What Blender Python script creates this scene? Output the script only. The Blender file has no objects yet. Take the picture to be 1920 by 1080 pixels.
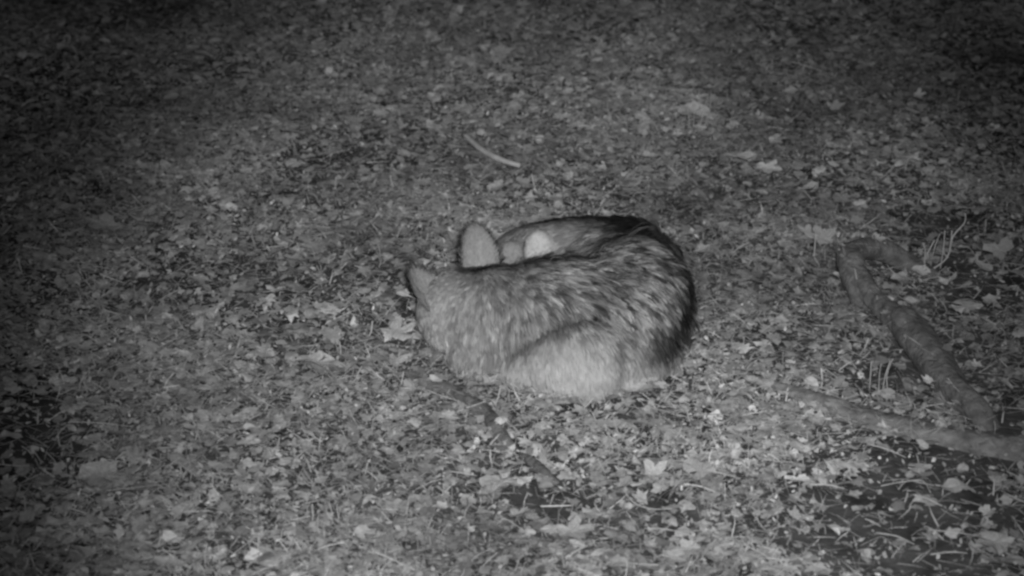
import bpy, math, random
import numpy as np
from mathutils import Vector
from mathutils.kdtree import KDTree
from mathutils.bvhtree import BVHTree

# ------------------------------------------------------------------ camera, night sky, infrared lamp, exposure
scene = bpy.context.scene
PITCH = math.radians(28.0)
CAM_LOC = Vector((0.0, -7.0 * math.cos(PITCH), 7.0 * math.sin(PITCH)))
cam_data = bpy.data.cameras.new('camera')
cam = bpy.data.objects.new('camera', cam_data)
scene.collection.objects.link(cam)
cam.location = CAM_LOC
cam.rotation_euler = (math.pi / 2 - PITCH, 0, 0)
cam_data.sensor_width = 36.0
cam_data.lens = 36.0 * 4550.0 / 1920.0
cam_data.clip_end = 500.0
cam_data.dof.use_dof = True
cam_data.dof.focus_distance = 6.7
cam_data.dof.aperture_fstop = 2.8
scene.camera = cam

world = bpy.data.worlds.new('World')
scene.world = world
world.use_nodes = True
wn = world.node_tree
wn.nodes.clear()
w_out = wn.nodes.new('ShaderNodeOutputWorld')
w_bg = wn.nodes.new('ShaderNodeBackground')
w_sky = wn.nodes.new('ShaderNodeTexSky')
w_sky.sky_type = 'NISHITA'
w_sky.sun_disc = False
w_sky.sun_elevation = math.radians(3.0)
w_sky.sun_rotation = math.radians(200.0)
w_hsv = wn.nodes.new('ShaderNodeHueSaturation')      # the infrared camera sees no colour
w_hsv.inputs['Saturation'].default_value = 0.0
w_bg.inputs['Strength'].default_value = 0.055
wn.links.new(w_sky.outputs[0], w_hsv.inputs['Color'])
wn.links.new(w_hsv.outputs[0], w_bg.inputs['Color'])
wn.links.new(w_bg.outputs[0], w_out.inputs['Surface'])

lamp_data = bpy.data.lights.new('infrared_floodlight', 'SPOT')   # the watch camera's own illuminator, the only light at night
lamp = bpy.data.objects.new('infrared_floodlight', lamp_data)
scene.collection.objects.link(lamp)
lamp.location = CAM_LOC + Vector((0.14, 0.0, 0.16))
lamp.rotation_euler = (Vector((0.16, -0.66, 0.0)) - lamp.location).to_track_quat('-Z', 'Y').to_euler()
lamp_data.energy = 1520.0
lamp_data.color = (1, 1, 1)
lamp_data.spot_size = math.radians(27.5)
lamp_data.spot_blend = 1.0
lamp_data.shadow_soft_size = 0.10

scene.view_settings.view_transform = 'Standard'
scene.view_settings.look = 'None'
scene.view_settings.exposure = 0.0
scene.view_settings.gamma = 1.0
scene.view_settings.use_curve_mapping = False
scene.render.engine = 'CYCLES'
scene.cycles.filter_width = 2.7
scene.cycles.max_bounces = 4

rng = np.random.default_rng(11)
random.seed(11)
COL = scene.collection.objects

# ------------------------------------------------------------------ helpers
def tag(o, label=None, cat=None, group=None, kind=None):
    if label: o['label'] = label
    if cat: o['category'] = cat
    if group: o['group'] = group
    if kind: o['kind'] = kind
    return o

def link(name, mesh, parent=None, mat=None):
    o = bpy.data.objects.new(name, mesh)
    COL.link(o)
    if parent: o.parent = parent
    if mat and not mesh.materials: mesh.materials.append(mat)
    return o

def empty(name, loc=(0, 0, 0)):
    o = bpy.data.objects.new(name, None)
    o.empty_display_size = 0.05
    COL.link(o)
    o.location = loc
    return o

def tri_mesh(name, verts, tris, shade=None, smooth=True):
    """numpy triangle soup -> mesh, shade = grey value per vertex"""
    verts = np.asarray(verts, np.float32); tris = np.asarray(tris, np.int32)
    m = bpy.data.meshes.new(name)
    m.vertices.add(len(verts)); m.vertices.foreach_set('co', verts.ravel())
    m.loops.add(tris.size); m.loops.foreach_set('vertex_index', tris.ravel())
    m.polygons.add(len(tris))
    m.polygons.foreach_set('loop_start', np.arange(0, tris.size, 3, dtype=np.int32))
    m.polygons.foreach_set('use_smooth', np.full(len(tris), smooth))
    m.update(calc_edges=True); m.validate()
    if shade is not None:
        a = m.attributes.new('shade', 'FLOAT', 'POINT')
        a.data.foreach_set('value', np.asarray(shade, np.float32))
    return m

def value_noise(seed, n=64):
    g = np.random.default_rng(seed).random((n, n))
    def f(x, y):
        x = np.asarray(x, float); y = np.asarray(y, float)
        xi = np.floor(x).astype(int); yi = np.floor(y).astype(int)
        u = x - xi; v = y - yi
        u = u * u * (3 - 2 * u); v = v * v * (3 - 2 * v)
        a = g[xi % n, yi % n]; b = g[(xi + 1) % n, yi % n]
        c = g[xi % n, (yi + 1) % n]; d = g[(xi + 1) % n, (yi + 1) % n]
        return (a * (1 - u) + b * u) * (1 - v) + (c * (1 - u) + d * u) * v - 0.5
    return f
N1, N2, N3, N4 = (value_noise(s) for s in (1, 2, 3, 4))

def gh(x, y):
    """height of the forest floor"""
    return 0.030 * N1(x * 1.3 + 7, y * 1.3 + 3) + 0.018 * N2(x * 4 + 1, y * 4) + 0.010 * N3(x * 11, y * 11)

def grey_material(name, rough=0.85, base=0.3, attr=True, noise=(30.0, 0.35), objcol=False, bump=0.0, bump_scale=60.0, spec=0.15):
    m = bpy.data.materials.new(name); m.use_nodes = True
    nt = m.node_tree; n = nt.nodes; L = nt.links
    p = n['Principled BSDF']
    p.inputs['Roughness'].default_value = rough
    p.inputs['Specular IOR Level'].default_value = spec
    co = n.new('ShaderNodeTexCoord')
    t = n.new('ShaderNodeTexNoise'); t.inputs['Scale'].default_value = noise[0]; t.inputs['Detail'].default_value = 4
    L.new(co.outputs['Object'], t.inputs['Vector'])
    r = n.new('ShaderNodeMapRange')
    r.inputs['From Min'].default_value = 0.3; r.inputs['From Max'].default_value = 0.7
    r.inputs['To Min'].default_value = 1 - noise[1]; r.inputs['To Max'].default_value = 1 + noise[1]
    L.new(t.outputs['Fac'], r.inputs['Value'])
    mul = n.new('ShaderNodeMath'); mul.operation = 'MULTIPLY'
    L.new(r.outputs['Result'], mul.inputs[0])
    if attr:
        a = n.new('ShaderNodeAttribute'); a.attribute_name = 'shade'
        L.new(a.outputs['Fac'], mul.inputs[1])
    elif objcol:
        a = n.new('ShaderNodeObjectInfo')
        L.new(a.outputs['Color'], mul.inputs[1])
    else:
        mul.inputs[1].default_value = base
    c = n.new('ShaderNodeCombineColor')
    for k in range(3): L.new(mul.outputs[0], c.inputs[k])
    L.new(c.outputs[0], p.inputs['Base Color'])
    if bump:
        t2 = n.new('ShaderNodeTexNoise'); t2.inputs['Scale'].default_value = bump_scale; t2.inputs['Detail'].default_value = 6
        L.new(co.outputs['Object'], t2.inputs['Vector'])
        b = n.new('ShaderNodeBump'); b.inputs['Strength'].default_value = bump; b.inputs['Distance'].default_value = 0.01
        L.new(t2.outputs['Fac'], b.inputs['Height']); L.new(b.outputs[0], p.inputs['Normal'])
    return m

M_SOIL = grey_material('soil', attr=False, base=0.075, noise=(9.0, 0.6), bump=0.8, bump_scale=45, rough=0.95)
M_LITTER = grey_material('leaf_litter', noise=(70.0, 0.22), rough=0.8)
M_LEAF = grey_material('dry_leaf', attr=False, objcol=True, noise=(28.0, 0.28), bump=0.35, bump_scale=55, rough=0.75)
M_STRAW = grey_material('dry_straw', attr=False, objcol=True, noise=(40.0, 0.2), rough=0.6, spec=0.3)
M_BARK = grey_material('dark_bark', attr=False, base=0.15, noise=(38.0, 0.38), bump=0.9, bump_scale=90, rough=0.95)
M_ROOT = grey_material('weathered_root_bark', attr=False, base=0.20, noise=(32.0, 0.4), bump=1.0, bump_scale=60, rough=0.9)
M_DROOT = grey_material('damp_root_bark', attr=False, base=0.17, noise=(30.0, 0.45), bump=0.9, bump_scale=80, rough=0.85)
M_STICK = grey_material('barkless_wood', attr=False, base=0.45, noise=(30.0, 0.2), bump=0.3, bump_scale=80, rough=0.8)
M_STONE = grey_material('stone', attr=False, objcol=True, noise=(35.0, 0.25), bump=0.5, bump_scale=50, rough=0.9)
M_SKIN = grey_material('underfur', noise=(120.0, 0.2), rough=1.0, spec=0.0)
M_FUR = grey_material('fur', noise=(5.0, 0.05), rough=0.75, spec=0.12)

# ------------------------------------------------------------------ ground
k = np.linspace(-1, 1, 261)
gx = np.sinh(k * 4.2) / math.sinh(4.2) * 120.0
fx, fy = np.meshgrid(gx, gx, indexing='ij')
fz = gh(fx, fy) * np.where(np.hypot(fx, fy) > 30, 6.0, 1.0)
gv = np.stack([fx, fy, fz], -1).reshape(-1, 3)
n = len(gx)
i, j = np.meshgrid(np.arange(n - 1), np.arange(n - 1), indexing='ij')
q = (i * n + j).ravel()
gt = np.concatenate([np.stack([q, q + n, q + n + 1], -1), np.stack([q, q + n + 1, q + 1], -1)])
tag(link('ground', tri_mesh('ground', gv, gt), mat=M_SOIL), kind='structure')

# ------------------------------------------------------------------ branch, roots and sticks
def spline(pts, per=8):
    P = np.array(pts, float)
    P = np.vstack([2 * P[0] - P[1], P, 2 * P[-1] - P[-2]])
    out = []
    for a in range(1, len(P) - 2):
        for s in range(per):
            t = s / per
            out.append(0.5 * ((2 * P[a]) + (P[a + 1] - P[a - 1]) * t + (2 * P[a - 1] - 5 * P[a] + 4 * P[a + 1] - P[a + 2]) * t * t
                              + (3 * P[a] - P[a - 1] - 3 * P[a + 1] + P[a + 2]) * t ** 3))
    out.append(P[-2])
    return np.array(out)

def tube(pts4, per=8, seg=14, rough=0.08, seed=0, ridges=0.0):
    """swept tapered tube: rows of (x, y, z, radius)"""
    S = spline(pts4, per); C = S[:, :3]; R = S[:, 3]
    T = np.gradient(C, axis=0); T /= np.linalg.norm(T, axis=1)[:, None]
    up = np.array([0, 0, 1.0]); 
    if abs(T[0] @ up) > 0.9: up = np.array([0, 1.0, 0])
    V = []; nz = value_noise(seed + 50)
    u = up - T[0] * (up @ T[0]); u /= np.linalg.norm(u)
    ang = np.linspace(0, 2 * math.pi, seg, endpoint=False)
    d = 0.0
    for a in range(len(C)):
        if a: d += np.linalg.norm(C[a] - C[a - 1])
        u = u - T[a] * (u @ T[a]); u /= np.linalg.norm(u)
        w = np.cross(T[a], u)
        r = R[a] * (1 + rough * (1.6 * nz(np.cos(ang) * 1.1 + 9 + d * 5, np.sin(ang) * 1.1 + d / max(R.mean(), 1e-4) * 0.30) + 0.5 * nz(np.cos(ang) * 3 + 30, np.sin(ang) * 3 + d / max(R.mean(), 1e-4) * 0.5))
                    + ridges * np.sin(ang * 5 + d * 9))
        V.append(C[a] + np.outer(np.cos(ang) * r, u) + np.outer(np.sin(ang) * r, w))
    V = np.vstack(V)
    F = []
    for a in range(len(C) - 1):
        for b in range(seg):
            p, q_ = a * seg + b, a * seg + (b + 1) % seg
            F += [(p, q_, q_ + seg), (p, q_ + seg, p + seg)]
    V = np.vstack([V, C[0] - T[0] * R[0] * 0.3, C[-1] + T[-1] * R[-1] * 0.3])
    for b in range(seg):
        F.append((len(V) - 2, (b + 1) % seg, b))
        o = (len(C) - 1) * seg
        F.append((len(V) - 1, o + b, o + (b + 1) % seg))
    return V, np.array(F)

def join(parts):
    V, F, o = [], [], 0
    for v, f in parts:
        V.append(v); F.append(np.asarray(f) + o); o += len(v)
    return np.vstack(V), np.vstack(F)

def ellipsoid(cx, cy, cz, a, b, c, nu=28, nv=16):
    th = np.linspace(0, 2 * math.pi, nu, endpoint=False)
    ph = np.linspace(0, math.pi, nv + 1)[1:-1]
    V = [(0, 0, 1)] + [(math.sin(p) * math.cos(t), math.sin(p) * math.sin(t), math.cos(p)) for p in ph for t in th] + [(0, 0, -1)]
    V = np.array(V) * [a, b, c] + [cx, cy, cz]
    F = [(0, 1 + b_, 1 + (b_ + 1) % nu) for b_ in range(nu)]
    for r in range(len(ph) - 1):
        for b_ in range(nu):
            p, q_ = 1 + r * nu + b_, 1 + r * nu + (b_ + 1) % nu
            F += [(p, p + nu, q_ + nu), (p, q_ + nu, q_)]
    o = 1 + (len(ph) - 1) * nu
    F += [(len(V) - 1, o + (b_ + 1) % nu, o + b_) for b_ in range(nu)]
    return V, np.array(F)

def remeshed(name, V, F, voxel, smooth_iter, factor=0.5):
    """union of overlapping closed shapes as one continuous skin"""
    tmp = link('union', tri_mesh('union', V, F))
    md = tmp.modifiers.new('r', 'REMESH'); md.mode = 'VOXEL'; md.voxel_size = voxel
    if smooth_iter:
        ms = tmp.modifiers.new('s', 'SMOOTH'); ms.iterations = smooth_iter; ms.factor = factor
    dg = bpy.context.evaluated_depsgraph_get()
    me = bpy.data.meshes.new_from_object(tmp.evaluated_get(dg))
    me.name = name
    bpy.data.objects.remove(tmp)
    me.polygons.foreach_set('use_smooth', np.full(len(me.polygons), True))
    me.materials.clear()
    return me

BRANCH =[ (1.262,-0.775,-0.040,0.028), (1.225,-0.738,0.018,0.035), (1.167,-0.612,0.029,0.042), (1.124,-0.428,0.037,0.052), (1.096,-0.298,0.037,0.046), (1.041,-0.183,0.035,0.031), (0.993,-0.076,0.063,0.035), (0.969,0.020,0.084,0.039), (1.007,0.081,0.082,0.035), (1.073,0.124,0.063,0.035), (1.152,0.122,0.020,0.030), (1.221,0.095,-0.008,0.026), (1.279,0.140,-0.048,0.020) ]
STUB =[(0.972, -0.02, 0.075, 0.036), (0.985, -0.085, 0.035, 0.033), (1.003, -0.12, -0.02, 0.028)]
ROOT =[ (0.540,-0.455,0.005,0.011), (0.613,-0.501,0.008,0.011), (0.698,-0.591,0.021,0.013), (0.817,-0.671,0.014,0.026), (0.920,-0.745,-0.005,0.041), (1.025,-0.791,-0.012,0.048), (1.156,-0.836,-0.025,0.060), (1.313,-0.884,-0.044,0.074), (1.544,-0.958,-0.057,0.080) ]
DROOT =[ (-0.330,-0.384,-0.017,0.012), (-0.244,-0.538,0.006,0.018), (-0.156,-0.608,0.009,0.020), (-0.077,-0.691,0.003,0.022), (-0.042,-0.791,0.009,0.022), (-0.007,-0.872,-0.001,0.018), (0.014,-0.868,-0.027,0.015), (0.034,-0.931,0.004,0.012), (0.067,-0.986,0.010,0.014), (0.114,-1.028,-0.014,0.012) ]
STICK =[ (-0.156,1.011,0.028,0.008), (-0.094,0.888,0.028,0.009), (-0.034,0.817,0.027,0.009), (0.025,0.778,0.025,0.008) ]
FSTICK =[ (0.172,1.381,0.008,0.007), (0.305,1.314,0.008,0.008), (0.447,1.283,0.006,0.007) ]
KNOTS = [(1.085, -.30, .068, .040, .05, .028), (.978, -.01, .098, .034, .05, .028), (1.13, -.34, .045, .035, .06, .03)]
me = remeshed('fallen_branch', *join([tube(BRANCH, 10, 26, 0.13, 3, 0.05), tube(STUB, 6, 14, 0.2, 5)] + [ellipsoid(*k_, 14, 10) for k_ in KNOTS]), 0.004, 9)
tag(link('fallen_branch', me, mat=M_BARK), 'thick dark bent branch arching out of the leaf litter', 'branch')
tag(link('tree_root', tri_mesh('tree_root', *tube(ROOT, 10, 20, 0.14, 7, 0.05)), mat=M_ROOT),
    'half buried pale tree root beside the foot of the bent branch', 'root')
tag(link('tree_root', tri_mesh('thin_root', *tube(DROOT, 8, 14, 0.25, 9)), mat=M_DROOT),
    'thin dark root surfacing just below the wolf\'s chest', 'root')
tag(link('stick', tri_mesh('stick', *tube(STICK, 6, 10, 0.08, 12)), mat=M_STICK),
    'pale bent barkless stick lying behind the wolf\'s ears', 'stick')
tag(link('stick', tri_mesh('dull_stick', *tube(FSTICK, 6, 10, 0.1, 14)), mat=M_ROOT),
    'dull straight stick half sunk in litter beyond the shiny straw', 'stick')

# ------------------------------------------------------------------ the wolf
BODY = [  # overlapping masses of the curled body: centre, radii
    (0.320, -0.300, 0.120, 0.165, 0.235, 0.150),  # rump
    (0.130, -0.400, 0.115, 0.250, 0.190, 0.155),  # torso
    (-0.055, -0.390, 0.125, 0.145, 0.145, 0.125),  # neck
    (-0.150, -0.360, 0.125, 0.105, 0.120, 0.110),  # skull
    (0.178, -0.546, 0.083, 0.158, 0.128, 0.118),  # haunch
    (0.075, -0.520, 0.060, 0.105, 0.098, 0.078),  # belly
    (-0.025, -0.466, 0.058, 0.150, 0.085, 0.068),  # chest
    (0.200, -0.110, 0.070, 0.200, 0.130, 0.080),  # far flank
    (0.330, -0.450, 0.080, 0.115, 0.130, 0.100),  # low hip
    (0.076, -0.104, 0.172, 0.046, 0.036, 0.068),  # pale pad
    (-0.004, -0.082, 0.132, 0.046, 0.034, 0.062),  # pale pad
]
FAR_LIMB = [(.40, -.16, .14, .085), (.35, -.10, .155, .092), (.26, -.070, .158, .086), (.16, -.052, .154, .081), (.09, -.042, .146, .073), (.035, -.034, .130, .067), (-.015, -.034, .098, .054), (-.03, -.036, .06, .04)]
wolf = tag(empty('wolf', (0.10, -0.33, 0.0)), 'grey wolf curled up asleep on the leaf litter with its ears raised', 'wolf')
ORG = np.array([0.10, -0.33, 0.0])
bm = remeshed('body', *join([ellipsoid(*e) for e in BODY] + [tube(FAR_LIMB, 8, 22, 0.0)]), 0.010, 4)

def polyline_d(P, L):
    L = np.array(L); best = np.full(len(P), 9.0)
    for a, b in zip(L[:-1], L[1:]):
        t = np.clip(((P - a) @ (b - a)) / ((b - a) @ (b - a)), 0, 1)
        best = np.minimum(best, np.linalg.norm(P - (a + t[:, None] * (b - a)), axis=1))
    return best
def blob(P, c, r):
    return np.exp(-(((P - np.array(c)) / np.array(r)) ** 2).sum(1))

def coat(P):
    """grey value of the coat: pale legs and belly, grizzled back, black saddle lines, shade painted into groove and creases"""
    s = np.full(len(P), 0.30)
    pale = np.clip(np.maximum.reduce([1.5 * blob(P, (.165, -.645, .085), (.135, .11, .10)), 1.2 * blob(P, (.33, -.62, .05), (.09, .12, .08)),
                              1.3 * blob(P, (.04, -.62, .05), (.12, .12, .075)), 0.9 * blob(P, (-.08, -.60, .03), (.16, .10, .06)),
                              1.0 * blob(P, (-.23, -.47, .07), (.07, .12, .08)), 0.45 * blob(P, (-.20, -.43, .19), (.07, .09, .07))]), 0, 1)
    s = s * (1 - pale) + 0.45 * pale
    pads = np.clip(1.6 * np.maximum(blob(P, (.077, -.14, .190), (.044, .06, .080)), 0.85 * blob(P, (-.004, -.11, .150), (.040, .055, .068))), 0, 1)
    s = s * (1 - pads) + np.where(P[:, 0] > 0.037, 0.60, 0.36) * pads
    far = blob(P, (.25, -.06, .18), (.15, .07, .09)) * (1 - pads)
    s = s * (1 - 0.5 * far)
    def dark(L, w, to, k=1.0):
        nonlocal s
        f = k * np.exp(-(polyline_d(P, L) / w) ** 2)
        s = s * (1 - f) + to * f
    dark([(.34, -.10, .25), (.40, -.14, .245), (.435, -.23, .225), (.453, -.33, .20), (.455, -.40, .17), (.435, -.47, .15), (.385, -.56, .13)], .046, .012)
    dark([(.01, -.01, .15), (.03, -.01, .175), (.09, -.01, .205), (.16, -.02, .23), (.26, -.04, .245), (.36, -.07, .25)], .034, .012)
    dark([(.27, -.03, .24), (.37, -.09, .25)], .050, .014)
    dark([(.15, -.29, .262), (.22, -.25, .267), (.30, -.20, .262), (.37, -.19, .25)], .036, .015, 0.97)  # groove between torso and far limb, its shade painted into the coat
    dark([(-.12, -.335, .235), (-.05, -.345, .247), (.03, -.345, .258), (.12, -.335, .264), (.20, -.31, .265)], .032, .015, 0.97)
    dark([(-.005, -.562, .115), (.02, -.566, .135), (.056, -.573, .161), (.127, -.565, .192), (.205, -.539, .21)], .020, .045, 0.85)  # crease above the haunch, shade painted as a dark line
    dark([(.036, -.11, .11), (.036, -.12, .15), (.036, -.10, .20)], .006, .10, 0.7)  # crease between the pale pads, deepened with painted shade
    dark([(.267, -.60, .175), (.274, -.625, .13), (.279, -.63, .08)], .016, .10, 0.7)
    return s

GUIDES = np.array([
    [0.399,-0.476,0.188, 0.45,-0.42,-0.79],
    [0.342,-0.473,0.219, 0.66,-0.35,-0.66],
    [0.273,-0.404,0.247, 0.86,-0.24,-0.45],
    [0.199,-0.473,0.252, 0.86,-0.24,-0.45],
    [0.129,-0.415,0.269, 0.94,-0.16,-0.29],
    [0.057,-0.472,0.251, 0.76,-0.31,-0.57],
    [0.322,-0.253,0.267, 0.98,-0.09,-0.17],
    [0.393,-0.293,0.254, 0.71,-0.33,-0.62],
    [0.339,-0.567,0.141, 0.41,-0.43,-0.81],
    [0.240,-0.556,0.200, 0.57,-0.38,-0.72],
    [0.197,-0.635,0.099, 0.10,-0.47,-0.88],
    [0.057,-0.580,0.067, -0.05,-0.47,-0.88],
    [-0.014,-0.538,0.174, 0.15,-0.46,-0.87],
    [-0.085,-0.548,0.130, 0.00,-0.47,-0.88],
    [-0.128,-0.516,0.178, -0.10,-0.47,-0.88],
    [-0.186,-0.437,0.200, -0.53,-0.40,-0.75],
    [-0.201,-0.464,0.117, -0.20,-0.46,-0.87],
    [-0.144,-0.378,0.234, -0.83,-0.26,-0.49],
    [-0.058,-0.375,0.248, 0.51,-0.40,-0.76],
    [0.369,-0.572,0.079, 0.29,-0.45,-0.85],
    [0.434,-0.357,0.222, 0.57,-0.38,-0.72],
    [0.140,-0.603,0.161, 0.29,-0.45,-0.85],
    [-0.014,-0.582,0.068, 0.00,-0.47,-0.88],
    [-0.128,-0.555,0.078, -0.10,-0.47,-0.88],
    [0.284,-0.097,0.238, -0.97,-0.11,-0.21],
    [0.180,-0.077,0.228, -0.96,-0.13,-0.25],
    [0.090,-0.066,0.205, -0.87,-0.23,-0.43],
    [0.366,-0.103,0.249, -0.77,-0.30,-0.57],
    [0.038,-0.055,0.183, -0.80,-0.28,-0.53],
])
def flow_at(P, Nn):
    w = 1.0 / ((np.linalg.norm(P[:, None, :] - GUIDES[None, :, :3], axis=2) + 0.01) ** 3)
    # tufts on the far side follow only the far guides
    d = (w[:, :, None] * GUIDES[None, :, 3:]).sum(1)
    d -= Nn * (d * Nn).sum(1)[:, None]
    return d / (np.linalg.norm(d, axis=1)[:, None] + 1e-9)

def sample_surface(me, count):
    me.calc_loop_triangles()
    V = np.empty(len(me.vertices) * 3, np.float32); me.vertices.foreach_get('co', V); V = V.reshape(-1, 3)
    VN = np.empty(len(me.vertices) * 3, np.float32); me.vertices.foreach_get('normal', VN); VN = VN.reshape(-1, 3)
    T = np.empty(len(me.loop_triangles) * 3, np.int32); me.loop_triangles.foreach_get('vertices', T); T = T.reshape(-1, 3)
    A = np.linalg.norm(np.cross(V[T[:, 1]] - V[T[:, 0]], V[T[:, 2]] - V[T[:, 0]]), axis=1)
    f = rng.choice(len(T), count, p=A / A.sum())
    u, v = rng.random(count), rng.random(count)
    fl = u + v > 1; u[fl] = 1 - u[fl]; v[fl] = 1 - v[fl]
    b = np.stack([1 - u - v, u, v], -1)[:, :, None]
    P = (V[T[f]] * b).sum(1); Nn = (VN[T[f]] * b).sum(1)
    return P.astype(float), Nn / np.linalg.norm(Nn, axis=1)[:, None]

def fur_mesh(name, P, Nn, D, Ln, Wd, shade_root, shade_tip, lift, clumps, pull, jitter=0.25, calm=0.0):
    """one tapered three-segment blade per hair lock, locks drawn together into clumps"""
    c = len(P)
    side = np.cross(Nn, D)
    ang = rng.normal(0, jitter, c)
    D = D * np.cos(ang)[:, None] + side * np.sin(ang)[:, None]
    h = lift * rng.uniform(0.6, 1.4, c)
    stray = rng.random(c) < 0.03
    h[stray] *= 2.0; Ln = np.where(stray, Ln * 1.3, Ln); Wd = np.where(stray, Wd * 0.6, Wd)
    def along(t, rise):
        return P + D * (Ln * t)[:, None] + Nn * (Ln * h * rise)[:, None] - np.array([0, 0, 1.0]) * (Ln * 0.10 * t * t)[:, None]
    p0 = P - Nn * 0.004
    p1, p2, p3 = along(0.4, 0.75), along(0.75, 1.05), along(1.0, 1.0)
    if clumps:
        ids = rng.choice(c, clumps, replace=False)
        kd = KDTree(clumps)
        for a, b in enumerate(ids): kd.insert(P[b], a)
        kd.balance()
        own = np.array([ids[kd.find(x)[1]] for x in P])
        ok = (D * D[own]).sum(1) > 0.2
        for arr, kf in ((p1, 0.35), (p2, 0.75), (p3, 1.0)):
            arr += (arr[own] - arr) * (pull * kf * ok * (1 - 0.6 * calm))[:, None]
        cl = rng.lognormal(0.06, 0.24, c); cl[rng.random(c) < 0.28] *= 0.38      # some locks are black tipped
        cl = np.clip(1 + (cl[own] - 1) * (1 - 0.75 * calm), 0.15, 2.0)
        shade_root = shade_root * cl ** 0.5; shade_tip = shade_tip * cl
    side = np.cross(Nn, D)
    tw = rng.normal(0, 0.5, c)
    S = side * np.cos(tw)[:, None] + Nn * np.sin(tw)[:, None]
    w = Wd[:, None] * 0.5
    V = np.stack([p0 - S * w, p0 + S * w, p1 - S * w, p1 + S * w, p2 - S * w * 0.75, p2 + S * w * 0.75, p3], 1)
    base = (np.arange(c) * 7)[:, None]
    F = np.concatenate([base + np.array(t) for t in ((0, 1, 3), (0, 3, 2), (2, 3, 5), (2, 5, 4), (4, 5, 6))])
    mid = 0.5 * (shade_root + shade_tip)
    sh = np.stack([shade_root, shade_root, mid, mid, shade_tip, shade_tip, shade_tip], 1)
    return tri_mesh(name, V.reshape(-1, 3) - ORG, F, np.clip(sh, 0.012, 0.8).ravel())

P, Nn = sample_surface(bm, 110000)
keep = (P[:, 2] > 0.012) & (Nn[:, 2] > -0.75)
P, Nn = P[keep], Nn[keep]
D = flow_at(P, Nn)
S = coat(P)
Ln = np.full(len(P), 0.052)
head = np.clip(1.3 * blob(P, (-.18, -.39, .17), (.11, .15, .14)), 0, 1)
farl = np.clip(1.3 * blob(P, (.13, -.05, .16), (.17, .06, .10)), 0, 1); pads = np.clip(1.8 * np.maximum(blob(P, (.076, -.135, .175), (.050, .06, .075)), blob(P, (-.004, -.11, .145), (.050, .055, .075))), 0, 1)
low = np.clip(1.4 * blob(P, (.14, -.65, .07), (.26, .11, .11)), 0, 1)
Ln *= (1 - 0.78 * head) * (1 - 0.68 * farl) * (1 - 0.93 * np.clip(1.8 * pads, 0, 1)) * (1 - 0.50 * low)
Ln *= rng.uniform(0.7, 1.25, len(P))
guard = 0.6 * N4(P[:, 0] * 34 + 3, (P[:, 1] - P[:, 2]) * 34) + rng.normal(0, 0.12, len(P))
calm = np.clip(np.maximum.reduce([low * 1.2, pads, head * 0.7, farl]), 0, 1)
calm = np.maximum(calm, 0.45 * np.clip((0.06 - P[:, 0]) / 0.15, 0, 1))
calm = np.where(calm < 0.25, calm - 0.38 * np.clip((P[:, 0] - 0.05) / 0.12, 0, 1), calm)      # coarse grizzled hair over the rump
tip = S * np.where(guard > 0.20 + 0.5 * calm, 0.42, 1.06)
root = S * (1 - 0.25 * (1 - calm))
fm = fur_mesh('fur', P, Nn, D, Ln, np.full(len(P), 0.0020), root, tip, 0.26, 7200, 0.62, 0.18, calm)

bv = np.empty(len(bm.vertices) * 3, np.float32); bm.vertices.foreach_get('co', bv); bv = bv.reshape(-1, 3)
at = bm.attributes.new('shade', 'FLOAT', 'POINT'); at.data.foreach_set('value', (coat(bv.astype(float)) * (0.5 + 0.4 * np.clip(coat(bv.astype(float)) / 0.45, 0, 1))).astype(np.float32))
bm.vertices.foreach_set('co', (bv - ORG).ravel().astype(np.float32)); bm.update()
body = link('body', bm, wolf, M_SKIN)
fur = link('fur', fm, body, M_FUR)

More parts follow.
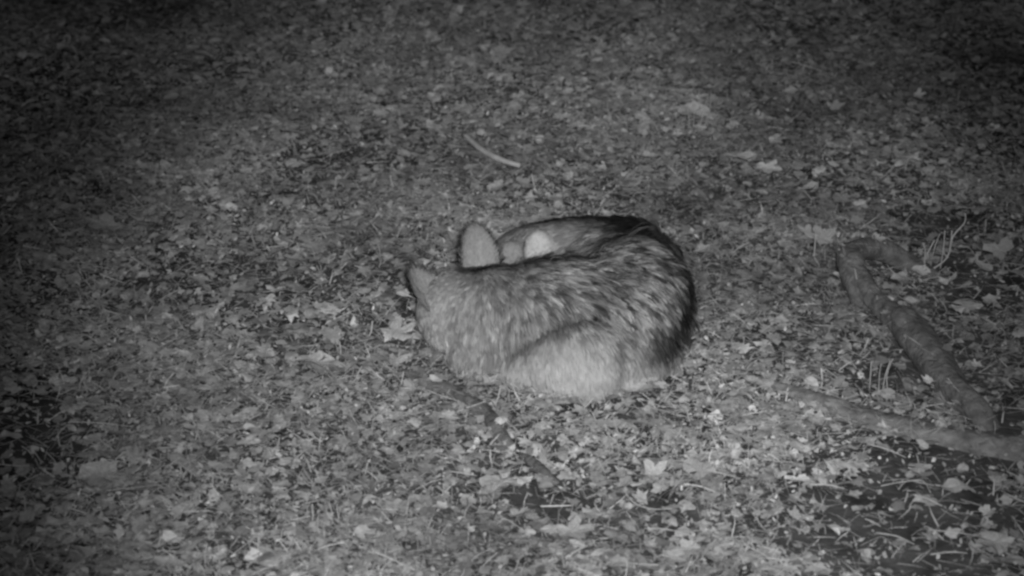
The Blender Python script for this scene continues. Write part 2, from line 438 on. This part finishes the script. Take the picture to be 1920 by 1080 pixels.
def ear(base, tip, width_dir, width, cup, tip_round, inner, back, skew=0.0, near_rim=1.0):
    """cupped ear with a dark rim: inner face, outer face and edge in one closed mesh; plus its short hair"""
    base, tip, wd = (np.array(v, float) for v in (base, tip, width_dir))
    ax = tip - base; H = np.linalg.norm(ax); ax /= H
    wd -= ax * (wd @ ax); wd /= np.linalg.norm(wd)
    nr = np.cross(wd, ax)                      # the way the ear opens
    ns, nt = 16, 13
    V, sh = [], []
    for face in (1, -1):
        for a in range(ns + 1):
            s = a / ns
            hw = 0.5 * width * max(1 - s ** tip_round, 0) ** 0.62 * (1 - 0.10 * (1 - s) ** 3) + 0.0008
            for b in range(nt):
                t = -1 + 2 * b / (nt - 1)
                th = 0.0035 * math.sqrt(max(1 - t * t, 0)) * (1 - 0.6 * s)
                V.append(base + ax * (s * H) + wd * (t * hw + skew * s * s) + nr * (cup * hw * t * t - 0.25 * cup * hw + face * th - 0.012 * s * s))
                rim = max(math.exp(-((1 - abs(t)) * hw / 0.0095) ** 2), math.exp(-((1 - s) * H / 0.011) ** 2))
                if t < 0 and s < 0.85: rim *= near_rim
                if s < 0.12: rim *= s / 0.12
                val = inner * (0.68 + 0.48 * (1 - s)) if face > 0 else back
                sh.append(val * (1 - rim) + 0.018 * rim)
    F = []; n1 = (ns + 1) * nt
    for a in range(ns):
        for b in range(nt - 1):
            p = a * nt + b
            F += [(p, p + 1, p + nt + 1), (p, p + nt + 1, p + nt)]
            p += n1
            F += [(p, p + nt + 1, p + 1), (p, p + nt, p + nt + 1)]
        for b, fl in ((0, 0), (nt - 1, 1)):
            p, q_, r, u = a * nt + b, (a + 1) * nt + b, a * nt + b + n1, (a + 1) * nt + b + n1
            F += [(p, q_, u), (p, u, r)] if not fl else [(p, u, q_), (p, r, u)]
    me = tri_mesh('ear', np.array(V) - ORG, F, sh)
    o = link('ear', me, wolf, M_SKIN)
    Pe, Ne = sample_surface(me, 3600); Pe += ORG
    s = (Pe - base) @ ax / H
    kd = KDTree(len(V))
    for a, v in enumerate(V): kd.insert(v, a)
    kd.balance()
    se = np.array([sh[kd.find(x)[1]] for x in Pe])
    De = np.tile(ax, (len(Pe), 1)) + wd * np.sign((Pe - base) @ wd)[:, None] * 0.35
    De -= Ne * (De * Ne).sum(1)[:, None]; De /= np.linalg.norm(De, axis=1)[:, None]
    fe = fur_mesh('ear_fur', Pe, Ne, De, rng.uniform(0.008, 0.020, len(Pe)) * np.where(s < 0.45, 1.7, 1.0), np.full(len(Pe), 0.0013), se, se * rng.uniform(0.75, 1.2, len(Pe)), 0.15, 0, 0)
    link('fur', fe, o, M_FUR)
    return o

ear((-.086, -.255, .175), (-.086, -.215, .318), (1, .12, 0), .116, .20, 2.8, .36, .20, -0.018)
ear((-.200, -.395, .155), (-.272, -.345, .252), (.10, .60, .35), .120, .50, 1.9, .34, .20, 0.0, 0.12)

# ------------------------------------------------------------------ leaves
def leaf_shape(kind, r, rings=2):
    """leaf blade of length about 1, centred, with its own curl: outline fan with inner ring"""
    m = 34
    th = np.linspace(0, 2 * math.pi, m, endpoint=False) + r.normal(0, 0.05, m)
    tooth = np.where(np.arange(m) % 2 == 0, 1.06, 0.94) + r.normal(0, 0.05, m)
    bite = 1 - r.uniform(0.1, 0.5) * np.exp(-(((th - r.uniform(0, 6.28)) / r.uniform(0.2, 0.5)) ** 2))      # a torn edge
    if kind == 'maple':
        lobe = np.abs(np.cos((th + 0.12 * np.sin(2 * th)) * 2.5)) ** 1.1
        rad = (0.22 + 0.30 * lobe * (0.62 + 0.38 * np.cos(th))) * tooth * bite
        x, y = rad * np.cos(th), rad * np.sin(th) * r.uniform(0.8, 1.1)
    elif kind == 'oak':
        rad = (1 + 0.34 * np.sin(th * 9 + r.uniform(0, 1))) * bite
        x, y = 0.5 * np.cos(th), 0.20 * np.sin(th) * rad
    elif kind == 'oval':
        rad = tooth * bite
        x, y = 0.5 * np.cos(th) * bite, 0.30 * np.sin(th) * np.abs(np.sin(th)) ** 0.35 * rad * (1 - 0.35 * np.cos(th))
    else:
        rad = (0.40 + 0.12 * np.sin(th * 2 + r.uniform(0, 6)) + 0.10 * np.sin(th * 3 + r.uniform(0, 6)) + 0.05 * np.sin(th * 7 + r.uniform(0, 6))) * tooth * bite
        x, y = rad * np.cos(th), rad * np.sin(th) * r.uniform(0.6, 0.95)
    fold = r.uniform(0.03, 0.20)
    cx, cy = r.normal(0, 0.18, 2); tw = r.normal(0, 0.3)
    wv, wp = r.uniform(0.01, 0.05), r.uniform(0, 6)
    def z(x, y):
        return cx * x * x * 1.6 + cy * y * y * 1.8 + fold * np.abs(y) + tw * x * y + 0.03 * np.abs(np.sin(14 * (x - np.abs(y)))) + wv * np.sin(9 * x + 7 * y + wp)
    V = [(0, 0, z(0, 0))]
    for f in ((0.5, 1.0) if rings == 2 else (1.0,)):
        V += list(zip(x * f, y * f, z(x * f, y * f)))
    F = [(0, 1 + a, 1 + (a + 1) % m) for a in range(m)]
    if rings == 2:
        for a in range(m):
            p, q_ = 1 + a, 1 + (a + 1) % m
            F += [(p, p + m, q_ + m), (p, q_ + m, q_)]
    return np.array(V), np.array(F)

LM = {}
for kind in ('maple', 'oak', 'oval', 'chip'):
    LM[kind] = []
    for v in range(9):
        V, F = leaf_shape(kind, rng)
        me = tri_mesh(kind + '_leaf', V, F); me.materials.append(M_LEAF); LM[kind].append(me)

def footprint(x, y, grow=0.0):
    """is the point under the sleeping body?"""
    inside = np.zeros(np.shape(x), bool)
    for cx, cy, cz, a, b, c in BODY:
        k_ = math.sqrt(max(1 - ((cz - 0.02) / c) ** 2, 0.05)) if cz > 0.02 else 1.0
        inside |= ((x - cx) / (a * k_ + grow)) ** 2 + ((y - cy) / (b * k_ + grow)) ** 2 < 1
    return inside

LIMBS = [np.array(BRANCH), np.array(ROOT), np.array(DROOT)]
def on_wood(x, y, reach=0.9, first=3):
    P2 = np.stack([x, y], -1); hit = np.zeros(len(x), bool)
    for L in LIMBS[:first]:
        for a, b in zip(L[:-1], L[1:]):
            if max(a[2], b[2]) < -0.01: continue
            d = b[:2] - a[:2]; t = np.clip(((P2 - a[:2]) @ d) / (d @ d + 1e-9), 0, 1)
            hit |= np.linalg.norm(P2 - (a[:2] + t[:, None] * d), axis=1) < reach * (a[3] + b[3]) / 2
    return hit

def wood_top(x, y):
    """height of the upper bark surface under a point, -1 where there is none"""
    P2 = np.stack([x, y], -1); top = np.full(len(x), -1.0)
    for L in LIMBS:
        L = spline(L, 6)
        for a, b in zip(L[:-1], L[1:]):
            d = b[:2] - a[:2]; t = np.clip(((P2 - a[:2]) @ d) / (d @ d + 1e-9), 0, 1)
            e = np.linalg.norm(P2 - (a[:2] + t[:, None] * d), axis=1); r = a[3] + t * (b[3] - a[3])
            z = a[2] + t * (b[2] - a[2]) + np.sqrt(np.maximum(r * r - e * e, 0))
            top = np.where(e < 0.85 * r, np.maximum(top, z), top)
    return top

def place_leaf(kind, x, y, z, size, yaw, tilt, shade, label, group=None, variant=None):
    o = link('leaf', LM[kind][variant if variant is not None else int(rng.integers(9))])
    o.location = (x, y, z)
    o.scale = (size, size, size)
    o.rotation_euler = (tilt[0], tilt[1], yaw)
    o.color = (shade, shade, shade, 1)
    tag(o, label, 'leaf', group)

LEAVES=[
 (1.416,0.106,0.088,'chip',20,0.34,'rounded leaf standing on edge past the forked dry stalks'),
 (1.05,0.075,0.07,'maple',20,0.42,'leaf draped over the top of the branch arch'),
 (1.215,0.085,0.075,'chip',70,0.40,'crumpled leaf lying on the buried end of the branch'),
 (-0.324,-0.339,0.135,'maple',20,0.62,"large pale lobed leaf beside the wolf's cheek"),
 (-0.530,-0.503,0.112,'oval',-8,0.52,'pale folded oval leaf between the wolf and the dark soil'),
 (-0.646,0.100,0.075,'maple',60,0.46,"rounded pale leaf in the litter facing the wolf's ears"),
 (-0.677,-0.088,0.046,'chip',10,0.5,'small squarish pale leaf scrap'),
 (-1.219,0.335,0.152,'maple',160,0.42,'big curled leaf with raised edge near the dark edge of the clearing'),
 (-1.035,-1.088,0.153,'maple',-12,0.45,'widest flat pale leaf with a torn side and a straw beside it'),
 (-1.166,-0.419,0.076,'maple',0,0.42,'grey leaf lying alone on dark soil'),
 (-0.967,-0.229,0.042,'chip',15,0.6,'small bright blunt leaf scrap'),
 (-0.903,1.021,0.097,'oak',-35,0.42,'long toothed oak leaf tilted on edge'),
 (-0.525,1.092,0.095,'maple',10,0.45,'crumpled pale leaf with a pointed corner'),
 (-0.427,0.773,0.061,'chip',200,0.6,'bright triangular leaf point sticking up'),
 (-0.353,0.809,0.058,'oval',80,0.55,'small upright pale leaf beside a triangular leaf point'),
 (-0.046,1.646,0.115,'maple',0,0.5,'pale antler shaped lobed leaf beyond the pale bent stick'),
 (0.437,0.793,0.085,'maple',180,0.6,'pale leaf with two hanging points behind the wolf'),
 (0.796,0.711,0.104,'maple',-20,0.62,'bright pointed leaf with split fingers'),
 (0.719,0.785,0.112,'oak',15,0.42,'dull wide leaf touching the bright split leaf'),
 (1.475,1.454,0.098,'maple',30,0.45,'forked leaf in the litter beyond the bent branch'),
 (1.215,1.561,0.085,'chip',30,0.45,'grey broad leaf in the litter beyond the bent branch'),
 (1.085,1.122,0.053,'chip',140,0.5,'small folded leaf pointing at the dark litter'),
 (0.952,-0.016,0.111,'maple',20,0.6,'bright leaf resting against the branch elbow'),
 (0.919,0.236,0.127,'maple',100,0.45,'wide dull leaf behind the branch elbow'),
 (1.064,0.133,0.094,'maple',45,0.5,'pale leaf framed by the arch of the branch'),
 (1.181,0.026,0.065,'oval',-40,0.55,'pale leaf standing on the branch between stalks'),
 (1.244,-0.016,0.061,'chip',10,0.5,'crisp pale leaf under the dry stalks'),
 (1.036,-0.167,0.084,'maple',80,0.55,'bright ragged leaf leaning on the branch side'),
 (1.276,-0.192,0.096,'oval',-15,0.42,'pale long leaf right beside the branch bark'),
 (0.658,-1.081,0.056,'maple',90,0.55,'pale curled leaf next to a bright ribbed scrap'),
 (0.705,-1.096,0.056,'chip',0,0.75,'brightest ribbed leaf scrap with a straw behind it'),
 (1.161,-1.353,0.112,'maple',200,0.5,'large broad maple leaf on dark soil'),
 (1.019,-1.039,0.067,'oval',10,0.45,'pointed leaf lying on bare dark soil'),
 (1.102,-1.130,0.087,'oval',-5,0.42,'long flat dull leaf on bare dark soil'),
 (0.470,-1.047,0.101,'oval',-40,0.48,'wide smooth leaf with a straw along its edge'),
 (0.353,-1.057,0.093,'maple',50,0.5,'ragged pale leaf at the rim of the bare soil'),
 (0.027,-1.071,0.053,'oval',20,0.6,'round pale leaf just past the end of the dark root'),
 (-0.057,-0.600,0.077,'maple',70,0.55,"pale leaf below the wolf's chest beside the dark root"),
 (0.144,-0.639,0.105,'maple',10,0.55,"pale leaf pressed under the wolf's haunch"),
 (0.310,-0.655,0.088,'maple',30,0.55,"pale lobed leaf under the wolf's rump"),
 (-0.317,-0.506,0.089,'maple',100,0.5,'pointed pale leaf at the start of the dark root'),
 (-0.333,-0.785,0.055,'chip',60,0.55,'small pale leaf between straws near the dark root'),
 (1.110,-0.597,0.054,'chip',-10,0.6,'bright folded scrap between branch and half buried root'),
 (0.285,0.722,0.054,'chip',30,0.55,"small bright scrap behind the wolf's back"),
 (0.596,1.109,0.112,'oval',10,0.45,'smooth leaf behind the thin standing stalks'),
 (0.141,-1.301,0.116,'maple',10,0.42,'large dull leaf sunk in litter below the dark root'),
 (1.157,-1.232,0.060,'chip',20,0.5,'curled pale leaf among straws on bare soil'),
]
for x, y, s, kind, yaw, sh, label in LEAVES:
    lean = 0.9 if 'on edge past' in label else 0.45 if ('standing' in label or 'upright' in label or 'sticking' in label or 'leaning' in label) else 0.12
    place_leaf(kind, x, y, float(gh(x, y)) + (0.115 if 'draped' in label else 0.05 if 'buried end' in label else 0.034) + s * 0.5 * lean, s, math.radians(yaw), (lean + rng.normal(0, 0.1), rng.normal(0, 0.12)), sh, label)

BARE=[ (1.02,-1.03,0.32,0.30,0.00), (1.23,-0.90,0.17,0.22,0.00), (0.83,-1.23,0.22,0.25,0.00), (0.35,-1.18,0.15,0.13,0.35), (0.72,-0.36,0.13,0.12,0.40), (1.36,-0.07,0.18,0.17,0.40), (0.09,-1.11,0.10,0.09,0.35), (-1.21,-0.82,0.19,0.29,0.40), (1.00,-0.46,0.17,0.14,0.40), (1.27,0.38,0.14,0.13,0.40), (-0.29,-0.19,0.05,0.17,0.40), (1.04,-1.40,0.21,0.10,0.00), (1.45,-1.02,0.20,0.16,0.00), (0.95,-1.42,0.22,0.09,0.00), (0.62,-1.22,0.13,0.08,0.00), (1.25,-1.20,0.14,0.08,0.00), (0.75,-1.33,0.14,0.08,0.00) ]
def cover(x, y, floor=0.11):
    """share of litter on the ground: thin over the bare dark soil"""
    c = np.ones(np.shape(x))
    for cx, cy, a, b, kept in BARE:
        f = max(floor, kept)
        c = np.minimum(c, f + (1 - f) * np.clip((((x - cx) / a) ** 2 + ((y - cy) / b) ** 2) - 0.35 + 1.2 * N2(x * 9 + cx, y * 9) + 0.9 * N3(x * 31, y * 31 + cx), 0, 1))
    return c * np.clip(0.85 + 0.9 * N1(x * 3.1, y * 3.1), 0.25, 1)
def half_width(y): return 1.30 + 0.185 * (y + 1.45)

# 236 more leaves that can be told apart, of five looks
LOOKS = [('maple', .46, .050, .085, 'pale lobed leaf', 'pale lobed leaves'),
         ('maple', .28, .050, .080, 'dull lobed leaf', 'dull lobed leaves'),
         ('oval', .42, .045, .075, 'pale oval leaf', 'pale oval leaves'),
         ('oak', .36, .060, .090, 'wavy oak leaf', 'oak leaves'),
         ('chip', .50, .030, .050, 'torn leaf scrap', 'torn leaf scraps')]
MARKS = [(-.30, -.28, "the wolf's low ear"), (-.02, .03, "the wolf's raised ear"), (-.26, -.62, "the wolf's chest"), (.14, -.72, "the wolf's haunch"), (.52, -.42, "the wolf's rump"),
         (.28, .12, "the wolf's back"), (.95, .02, 'the branch elbow'), (1.12, -.45, 'the middle of the bent branch'), (1.30, .18, 'the forked dry stalks'), (1.416, .106, 'the rounded standing leaf'),
         (.66, -.58, 'the thin end of the half buried root'), (1.15, -.86, 'the thick end of the half buried root'), (-.07, -.72, 'the dark root'), (.10, -1.03, 'the end of the dark root'),
         (-.07, .86, 'the pale bent stick'), (.30, 1.32, 'the dull straight stick'), (.60, 1.10, 'the thin standing stalks'), (.09, 1.02, 'the bright pebble'), (.80, .71, 'the bright split leaf'),
         (1.02, 1.57, 'the pale straight straw'), (-.32, -.34, 'the large lobed leaf'), (-.53, -.50, 'the pale folded leaf'), (-1.03, -1.09, 'the widest flat leaf'), (-1.07, -.785, 'the straight pale straw on soil'),
         (-1.22, .335, 'the big curled leaf'), (-.90, 1.02, 'the toothed oak leaf'), (-.05, 1.65, 'the antler shaped leaf'), (.70, -1.10, 'the brightest ribbed scrap'), (1.16, -1.35, 'the large broad maple leaf'),
         (.47, -1.05, 'the wide smooth leaf'), (.14, -1.30, 'the large dull leaf'), (-.43, .77, 'the triangular leaf point'), (-.29, -1.39, 'the pale straw away from soil'), (-1.18, 1.21, 'the dull sloping twig'),
         (.44, .79, 'the leaf with two points'), (-.53, 1.09, 'the crumpled pointed leaf'), (1.47, 1.45, 'the forked leaf'), (.105, -1.161, 'the bright level straw')]
todo = []
while len(todo) < 236:
    y = -1.45 + 3.75 * rng.random() ** 1.15
    x = rng.uniform(-1, 1) * half_width(y)
    if footprint(np.array(x), np.array(y), 0.04) or on_wood(np.array([x]), np.array([y]))[0] or rng.random() > float(cover(np.array(x), np.array(y))): continue
    kind, sh, a, b, look, group = LOOKS[int(rng.integers(5))]
    s = rng.uniform(a, b)
    near = sorted(MARKS, key=lambda m: math.hypot(m[0] - x, m[1] - y))
    big = 'small' if s < a + (b - a) * 0.33 else 'large' if s > a + (b - a) * 0.67 else 'middling'
    d0 = math.hypot(near[0][0] - x, near[0][1] - y)
    place = ('close to ' if d0 < 0.16 else 'between ' if d0 > 0.3 else 'towards ')
    full = near[0][2] + (' and ' + near[1][2] if place == 'between ' else '')
    if len((big + look + place + full).split()) > 13: place, full = 'away from ', near[0][2]
    place += full
    todo.append((kind, x, y, s, sh, big + ' ' + look + ' ' + place, group))
for kind, x, y, s, sh, label, group in todo:
    place_leaf(kind, x, y, float(gh(x, y)) + 0.028, s, rng.uniform(0, 6.28), (rng.normal(0, 0.13), rng.normal(0, 0.13)), sh * rng.uniform(0.85, 1.12), label, group)

# ------------------------------------------------------------------ straws, stalks, stones
def ribbon_straw(pts2, r, shade, label, group=None, z0=0.024, name='straw'):
    x0, y0 = pts2[0]
    rows = [(x - x0, y - y0, float(gh(x, y)) + z0 + 0.004 * math.sin(3 * q_), r * (1.0 if q_ < len(pts2) - 1 else 0.6)) for q_, (x, y) in enumerate(pts2)]
    o = link(name, tri_mesh(name, *tube(rows, 4, 6, 0.05, int(abs(x0) * 100))), mat=M_STRAW)
    o.location = (x0, y0, 0)
    o.color = (shade, shade, shade, 1)
    tag(o, label, 'straw', group)
STRAWS=[
 ([(-1.151, -0.783), (-1.067, -0.785), (-0.986, -0.791)],2.2,0.5,'straight pale straw lying on dark soil'),
 ([(-1.29, -1.002), (-1.249, -1.009), (-1.215, -1.007)],2.2,0.5,'pale straw at the dark edge of the clearing'),
 ([(-1.004, -1.12), (-0.929, -1.091), (-0.85, -1.066)],1.8,0.45,'long thin straw running from the widest flat leaf'),
 ([(-1.145, -0.688), (-1.095, -0.694), (-1.044, -0.705)],1.8,0.45,'short straw above a straight pale straw'),
 ([(-0.929, 0.324), (-0.892, 0.282), (-0.857, 0.25)],2.6,0.55,'bright stub of straw in leaves facing the wolf'),
 ([(-1.241, 1.274), (-1.18, 1.213), (-1.117, 1.139)],2.2,0.42,'dull twig sloping through the dark litter'),
 ([(0.179, 1.092), (0.241, 1.071), (0.306, 1.08)],2.2,0.75,'shiny curved straw beyond the pale bent stick'),
 ([(0.568, -0.825), (0.622, -0.88), (0.675, -0.939)],2.4,0.45,'slanting twig crossing other straws near bare soil'),
 ([(0.738, -1.096), (0.782, -1.101), (0.822, -1.118)],2.8,0.6,'straw poking out behind the bright ribbed scrap'),
 ([(0.425, -1.084), (0.47, -1.101), (0.514, -1.125)],2.8,0.65,'bright straw along the edge of a smooth leaf'),
 ([(0.905, -0.906), (0.95, -0.931), (0.996, -0.964)],2.8,0.52,'thick straw on bare soil below the half buried root'),
 ([(0.913, -1.11), (0.969, -1.091), (1.02, -1.084), (1.031, -1.142)],2.4,0.5,'sharply bent straw on bare soil'),
 ([(0.987, -1.149), (1.017, -1.166), (1.052, -1.194)],3.0,0.55,'stout crooked straw by the sharply bent one'),
 ([(0.875, -1.31), (0.922, -1.326), (0.961, -1.351)],2.6,0.5,'curved straw across the bare soil'),
 ([(0.994, -1.389), (1.042, -1.38), (1.083, -1.38)],2.8,0.5,'straw pointing at the large broad maple leaf'),
 ([(1.002, -1.297), (1.067, -1.303), (1.129, -1.31)],2.2,0.5,'long flat straw between curled leaf and maple leaf'),
 ([(0.584, -1.347), (0.618, -1.358), (0.652, -1.378)],2.2,0.5,'short straw in litter by bare soil'),
 ([(0.496, -1.317), (0.533, -1.308), (0.568, -1.308)],2.4,0.45,'bowed straw in litter below the dark root'),
 ([(0.723, -1.324), (0.75, -1.324), (0.777, -1.324)],1.8,0.45,'level short straw on bare soil'),
 ([(0.61, -0.944), (0.663, -0.954), (0.712, -0.969)],1.8,0.45,"fine straw across the slanting twig's end"),
 ([(0.672, -0.814), (0.701, -0.785), (0.728, -0.769)],2.4,0.52,'short thick straw under the half buried root'),
 ([(1.118, -0.492), (1.132, -0.591), (1.142, -0.683), (1.197, -0.699)],2.2,0.5,'elbowed thin twig leaning from the branch'),
 ([(0.855, -1.25), (0.873, -1.267), (0.889, -1.285)],2.4,0.6,'bright stub of straw on bare soil'),
 ([(0.07, -1.161), (0.105, -1.161), (0.147, -1.161)],2.8,0.7,'bright level straw below the round pale leaf'),
 ([(0.272, -1.088), (0.296, -1.149), (0.338, -1.175), (0.393, -1.18)],2.2,0.5,'drooping curved straw over bare soil'),
 ([(0.32, -1.262), (0.374, -1.274), (0.437, -1.301)],2.2,0.5,'long straw over the dark rim of bare soil'),
 ([(0.14, -1.38), (0.168, -1.353), (0.198, -1.331)],3.0,0.5,'slanting blade of straw in litter below the dark root'),
 ([(-0.331, -1.369), (-0.294, -1.387), (-0.258, -1.416)],2.4,0.6,'pale straw in litter well away from bare soil'),
 ([(-0.035, -1.241), (-0.016, -1.22), (0.027, -1.271)],2.0,0.5,'kinked straw in litter below the dark root'),
 ([(-0.157, -1.004), (-0.123, -1.017), (-0.088, -1.029)],2.2,0.52,'straw beside the dip of the dark root'),
 ([(-0.23, -0.608), (-0.187, -0.639), (-0.145, -0.661)],2.2,0.55,'straw lying against the dark root'),
 ([(-0.33, -0.065), (-0.301, -0.091), (-0.268, -0.119)],2.8,0.7,"bright double needle just below the wolf's low ear"),
 ([(0.963, 1.613), (1.017, 1.57), (1.073, 1.524)],2.4,0.6,'pale straight straw in the litter beyond the bent branch'),
 ([(1.11, 1.608), (1.129, 1.575), (1.149, 1.528)],2.2,0.5,'shorter straw next to the pale straight one'),
 ([(0.838, 1.071), (0.889, 1.054), (0.936, 1.004)],2.4,0.45,'wavy twig past the standing stalks'),
 ([(0.887, 0.618), (0.904, 0.569), (0.92, 0.52)],2.4,0.6,'bright slanting straw beyond the bent branch'),
 ([(0.642, 2.256), (0.68, 2.235), (0.73, 2.246)],1.8,0.4,'faint straw far beyond the standing stalks'),
 ([(0.828, 1.886), (0.862, 1.836), (0.891, 1.802)],1.8,0.4,'faint twig far beyond the standing stalks'),
]
for pts2, r, sh, label in STRAWS:
    ribbon_straw(pts2, r * 0.00072, sh * 0.9, label)

def tuft(loc, stems, label, shade):
    t = tag(empty('dry_stalks', (loc[0], loc[1], float(gh(*loc)))), label, 'stalks')
    for pts3, r in stems:
        o = link('stalk', tri_mesh('stalk', *tube([(a, b, c, r * (1 - 0.5 * q_ / len(pts3))) for q_, (a, b, c) in enumerate(pts3)], 4, 6, 0.05, q_ if False else 1)), t, M_STRAW)
        o.color = (shade, shade, shade, 1)
tuft((0.594, 1.08), [([(-.012, 0, 0), (-.016, .01, .05), (-.02, .01, .085)], .0016), ([(0, .01, 0), (.002, .02, .06), (.0, .02, .10)], .0016),
                     ([(.015, 0, 0), (.03, .01, .06), (.045, .02, .125)], .0018), ([(.03, .01, 0), (.05, .01, .07), (.056, .02, .135)], .0016)],
     'thin standing dry stalks in open litter beyond the wolf', .42)
tuft((1.225, 0.116), [([(-.03, -.03, 0), (-.018, -.01, .05), (.004, 0, .10)], .0028), ([(-.02, -.02, 0), (.03, -.01, .03), (.05, 0, .06), (.052, 0, .13)], .0032),
                      ([(.05, 0, .055), (.056, 0, .11), (.088, .01, .15), (.088, .01, .18)], .0030), ([(.0, .01, 0), (.008, .01, .07), (.02, .01, .115)], .0020),
                      ([(.03, .01, 0), (.034, .01, .07), (.033, .01, .125)], .0026), ([(-.025, 0, 0), (-.02, 0, .06), (-.03, 0, .09)], .0022)],
     'bundle of forked dry stalks standing behind the bent branch', .42)
tuft((0.989, -0.591), [([(0, 0, 0), (.004, 0, .05), (.014, 0, .095)], .0020), ([(-.01, 0, 0), (-.012, 0, .05), (-.010, 0, .085)], .0016),
                       ([(-.035, 0, 0), (-.036, 0, .06), (-.036, 0, .09)], .0020), ([(.012, -.02, 0), (.008, 0, .05), (.02, 0, .10)], .0018)],
     'thin stalks standing between the bent branch and the half buried root', .42)
tuft((0.887, 0.16), [([(0, 0, 0), (.001, 0, .05), (0, 0, .095)], .0028)], 'single short stalk upright before the branch elbow', .40)

def stone(loc, size, shade, label, seed):
    V, F = ellipsoid(0, 0, 0, *size, 18, 12)
    nz = value_noise(seed)
    V = V * (1 + 0.75 * nz(V[:, 0] / size[0] * 1.1 + 5, V[:, 1] / size[1] * 0.9 + V[:, 2] / size[2] * 1.2))[:, None]
    o = link('stone', tri_mesh('stone', V, F), mat=M_STONE)
    o.location = (loc[0], loc[1], float(gh(*loc)) + size[2] * 0.55)
    o.color = (shade, shade, shade, 1)
    tag(o, label, 'stone')
stone((0.09, 1.021), (.024, .02, .018), .62, 'small bright rounded pebble beside the shiny straw', 31)

# ------------------------------------------------------------------ the litter nobody could count
def scatter(count, keep_out, floor):
    y = rng.uniform(-2.3, 3.7, count * 4); x = rng.uniform(-2.9, 2.9, count * 4)
    p = cover(x, y, floor) * np.where((np.abs(x) < half_width(y) + 0.25) & (y > -1.7) & (y < 2.7), 1.0, 0.35)
    ok = (rng.random(len(x)) < p) & ~footprint(x, y, keep_out)
    ok &= ~on_wood(x, y, 0.62) | ((rng.random(len(x)) < 0.16) & ~on_wood(x, y, 1.0, 1))
    return x[ok][:count], y[ok][:count]

def basis(c, tilt_sd, yaw=None):
    yaw = rng.uniform(0, 2 * math.pi, c) if yaw is None else yaw
    tx, ty = rng.normal(0, tilt_sd, c), rng.normal(0, tilt_sd, c)
    nrm = np.stack([tx, ty, np.ones(c)], -1); nrm /= np.linalg.norm(nrm, axis=1)[:, None]
    a = np.stack([np.cos(yaw), np.sin(yaw), np.zeros(c)], -1)
    a -= nrm * (a * nrm).sum(1)[:, None]; a /= np.linalg.norm(a, axis=1)[:, None]
    return a, np.cross(nrm, a), nrm

def drift(x, y):
    """pale dry drifts and darker damp rot in the litter"""
    return np.clip(1.18 + 0.75 * N1(x * 2.3 + 11, y * 2.3 + 5) + 0.5 * N4(x * 6.5, y * 6.5), 0.5, 1.75)

def litter(name, count, size, shade, tilt, depth, keep_out, variants, stuff_label, floor=0.11):
    VV, FF, SS, o = [], [], [], 0
    x, y = scatter(count, keep_out, floor)
    g = rng.integers(0, len(variants), len(x))
    top = wood_top(x, y); base = np.where(top > gh(x, y) + 0.012, top - 0.012, gh(x, y))
    for vi, (V, F) in enumerate(variants):
        sel = g == vi; c = int(sel.sum())
        a, b, nn = basis(c, tilt)
        s = size(c)[:, None, None]
        pos = np.stack([x[sel], y[sel], base[sel] + rng.uniform(0.001, depth, c) + 0.020 * rng.random(c) * footprint(x[sel], y[sel], 0.045)], -1)
        W_ = pos[:, None, :] + s * (V[None, :, 0:1] * a[:, None, :] + V[None, :, 1:2] * b[:, None, :] + V[None, :, 2:3] * nn[:, None, :])
        VV.append(W_.reshape(-1, 3)); n_ = len(V)
        FF.append(((np.arange(c) * n_)[:, None, None] + F[None]).reshape(-1, 3) + o); o += c * n_
        SS.append(np.repeat(np.clip(shade(c) * drift(x[sel], y[sel]), 0.04, 0.7), n_))
    ob = link(name, tri_mesh(name, np.vstack(VV), np.vstack(FF), np.concatenate(SS), smooth=False), mat=M_LITTER)
    tag(ob, stuff_label, 'leaf litter', kind='stuff')

def small_leaf(r, m, aspect, jag):
    th = np.linspace(0, 2 * math.pi, m, endpoint=False) + r.normal(0, 0.15, m)
    rad = np.clip(0.5 + jag * r.normal(0, 1, m), 0.22, 0.68)
    x, y = rad * np.cos(th), rad * np.sin(th) * aspect
    c = np.clip(r.normal(0, 0.35, 3), -0.7, 0.7)
    V = np.vstack([[0, 0, 0], np.stack([x, y, c[0] * x * x + c[1] * y * y + c[2] * x * y], -1)])
    return V, np.array([(0, 1 + a, 1 + (a + 1) % m) for a in range(m)])
mids = [small_leaf(rng, 12, rng.uniform(0.5, 0.95), 0.15) for _ in range(28)]
bits = [small_leaf(rng, 5, rng.uniform(0.3, 0.8), 0.12) for _ in range(14)]
litter('leaf_litter', 32000, lambda c: rng.uniform(0.020, 0.049, c), lambda c: np.clip(rng.lognormal(-1.20, 0.29, c), 0.09, 0.55), 0.17, 0.026, -0.01, mids,
       'dense carpet of small dry fallen leaves')
litter('leaf_crumbs', 140000, lambda c: rng.uniform(0.008, 0.021, c), lambda c: np.clip(rng.lognormal(-1.24, 0.34, c), 0.06, 0.6), 0.34, 0.027, -0.015, bits,
       'crumbled leaf fragments strewn over the forest floor', 0.17)
V = np.array([(-.5, -.5, 0), (-.5, .5, 0), (-.1, -.5, .0), (-.1, .5, .0), (.5, 0, 0)])
needles = []
for b in range(8):
    W_ = np.array([(-.5, -.02, 0), (-.5, .02, 0), (0, -.02, .03), (0, .02, .03), (.5, 0, 0)]) * [1, rng.uniform(.5, 1.1), 1]
    W_[2:4, 1] += rng.normal(0, 0.06)
    needles.append((W_, np.array([(0, 2, 3), (0, 3, 1), (2, 4, 3)])))
litter('needle_litter', 105000, lambda c: rng.uniform(0.025, 0.095, c), lambda c: np.clip(rng.lognormal(-1.10, 0.42, c), 0.08, 0.75), 0.16, 0.030, 0.0, needles,
       'fine dry needles and straw bits scattered through the leaves', 0.18)
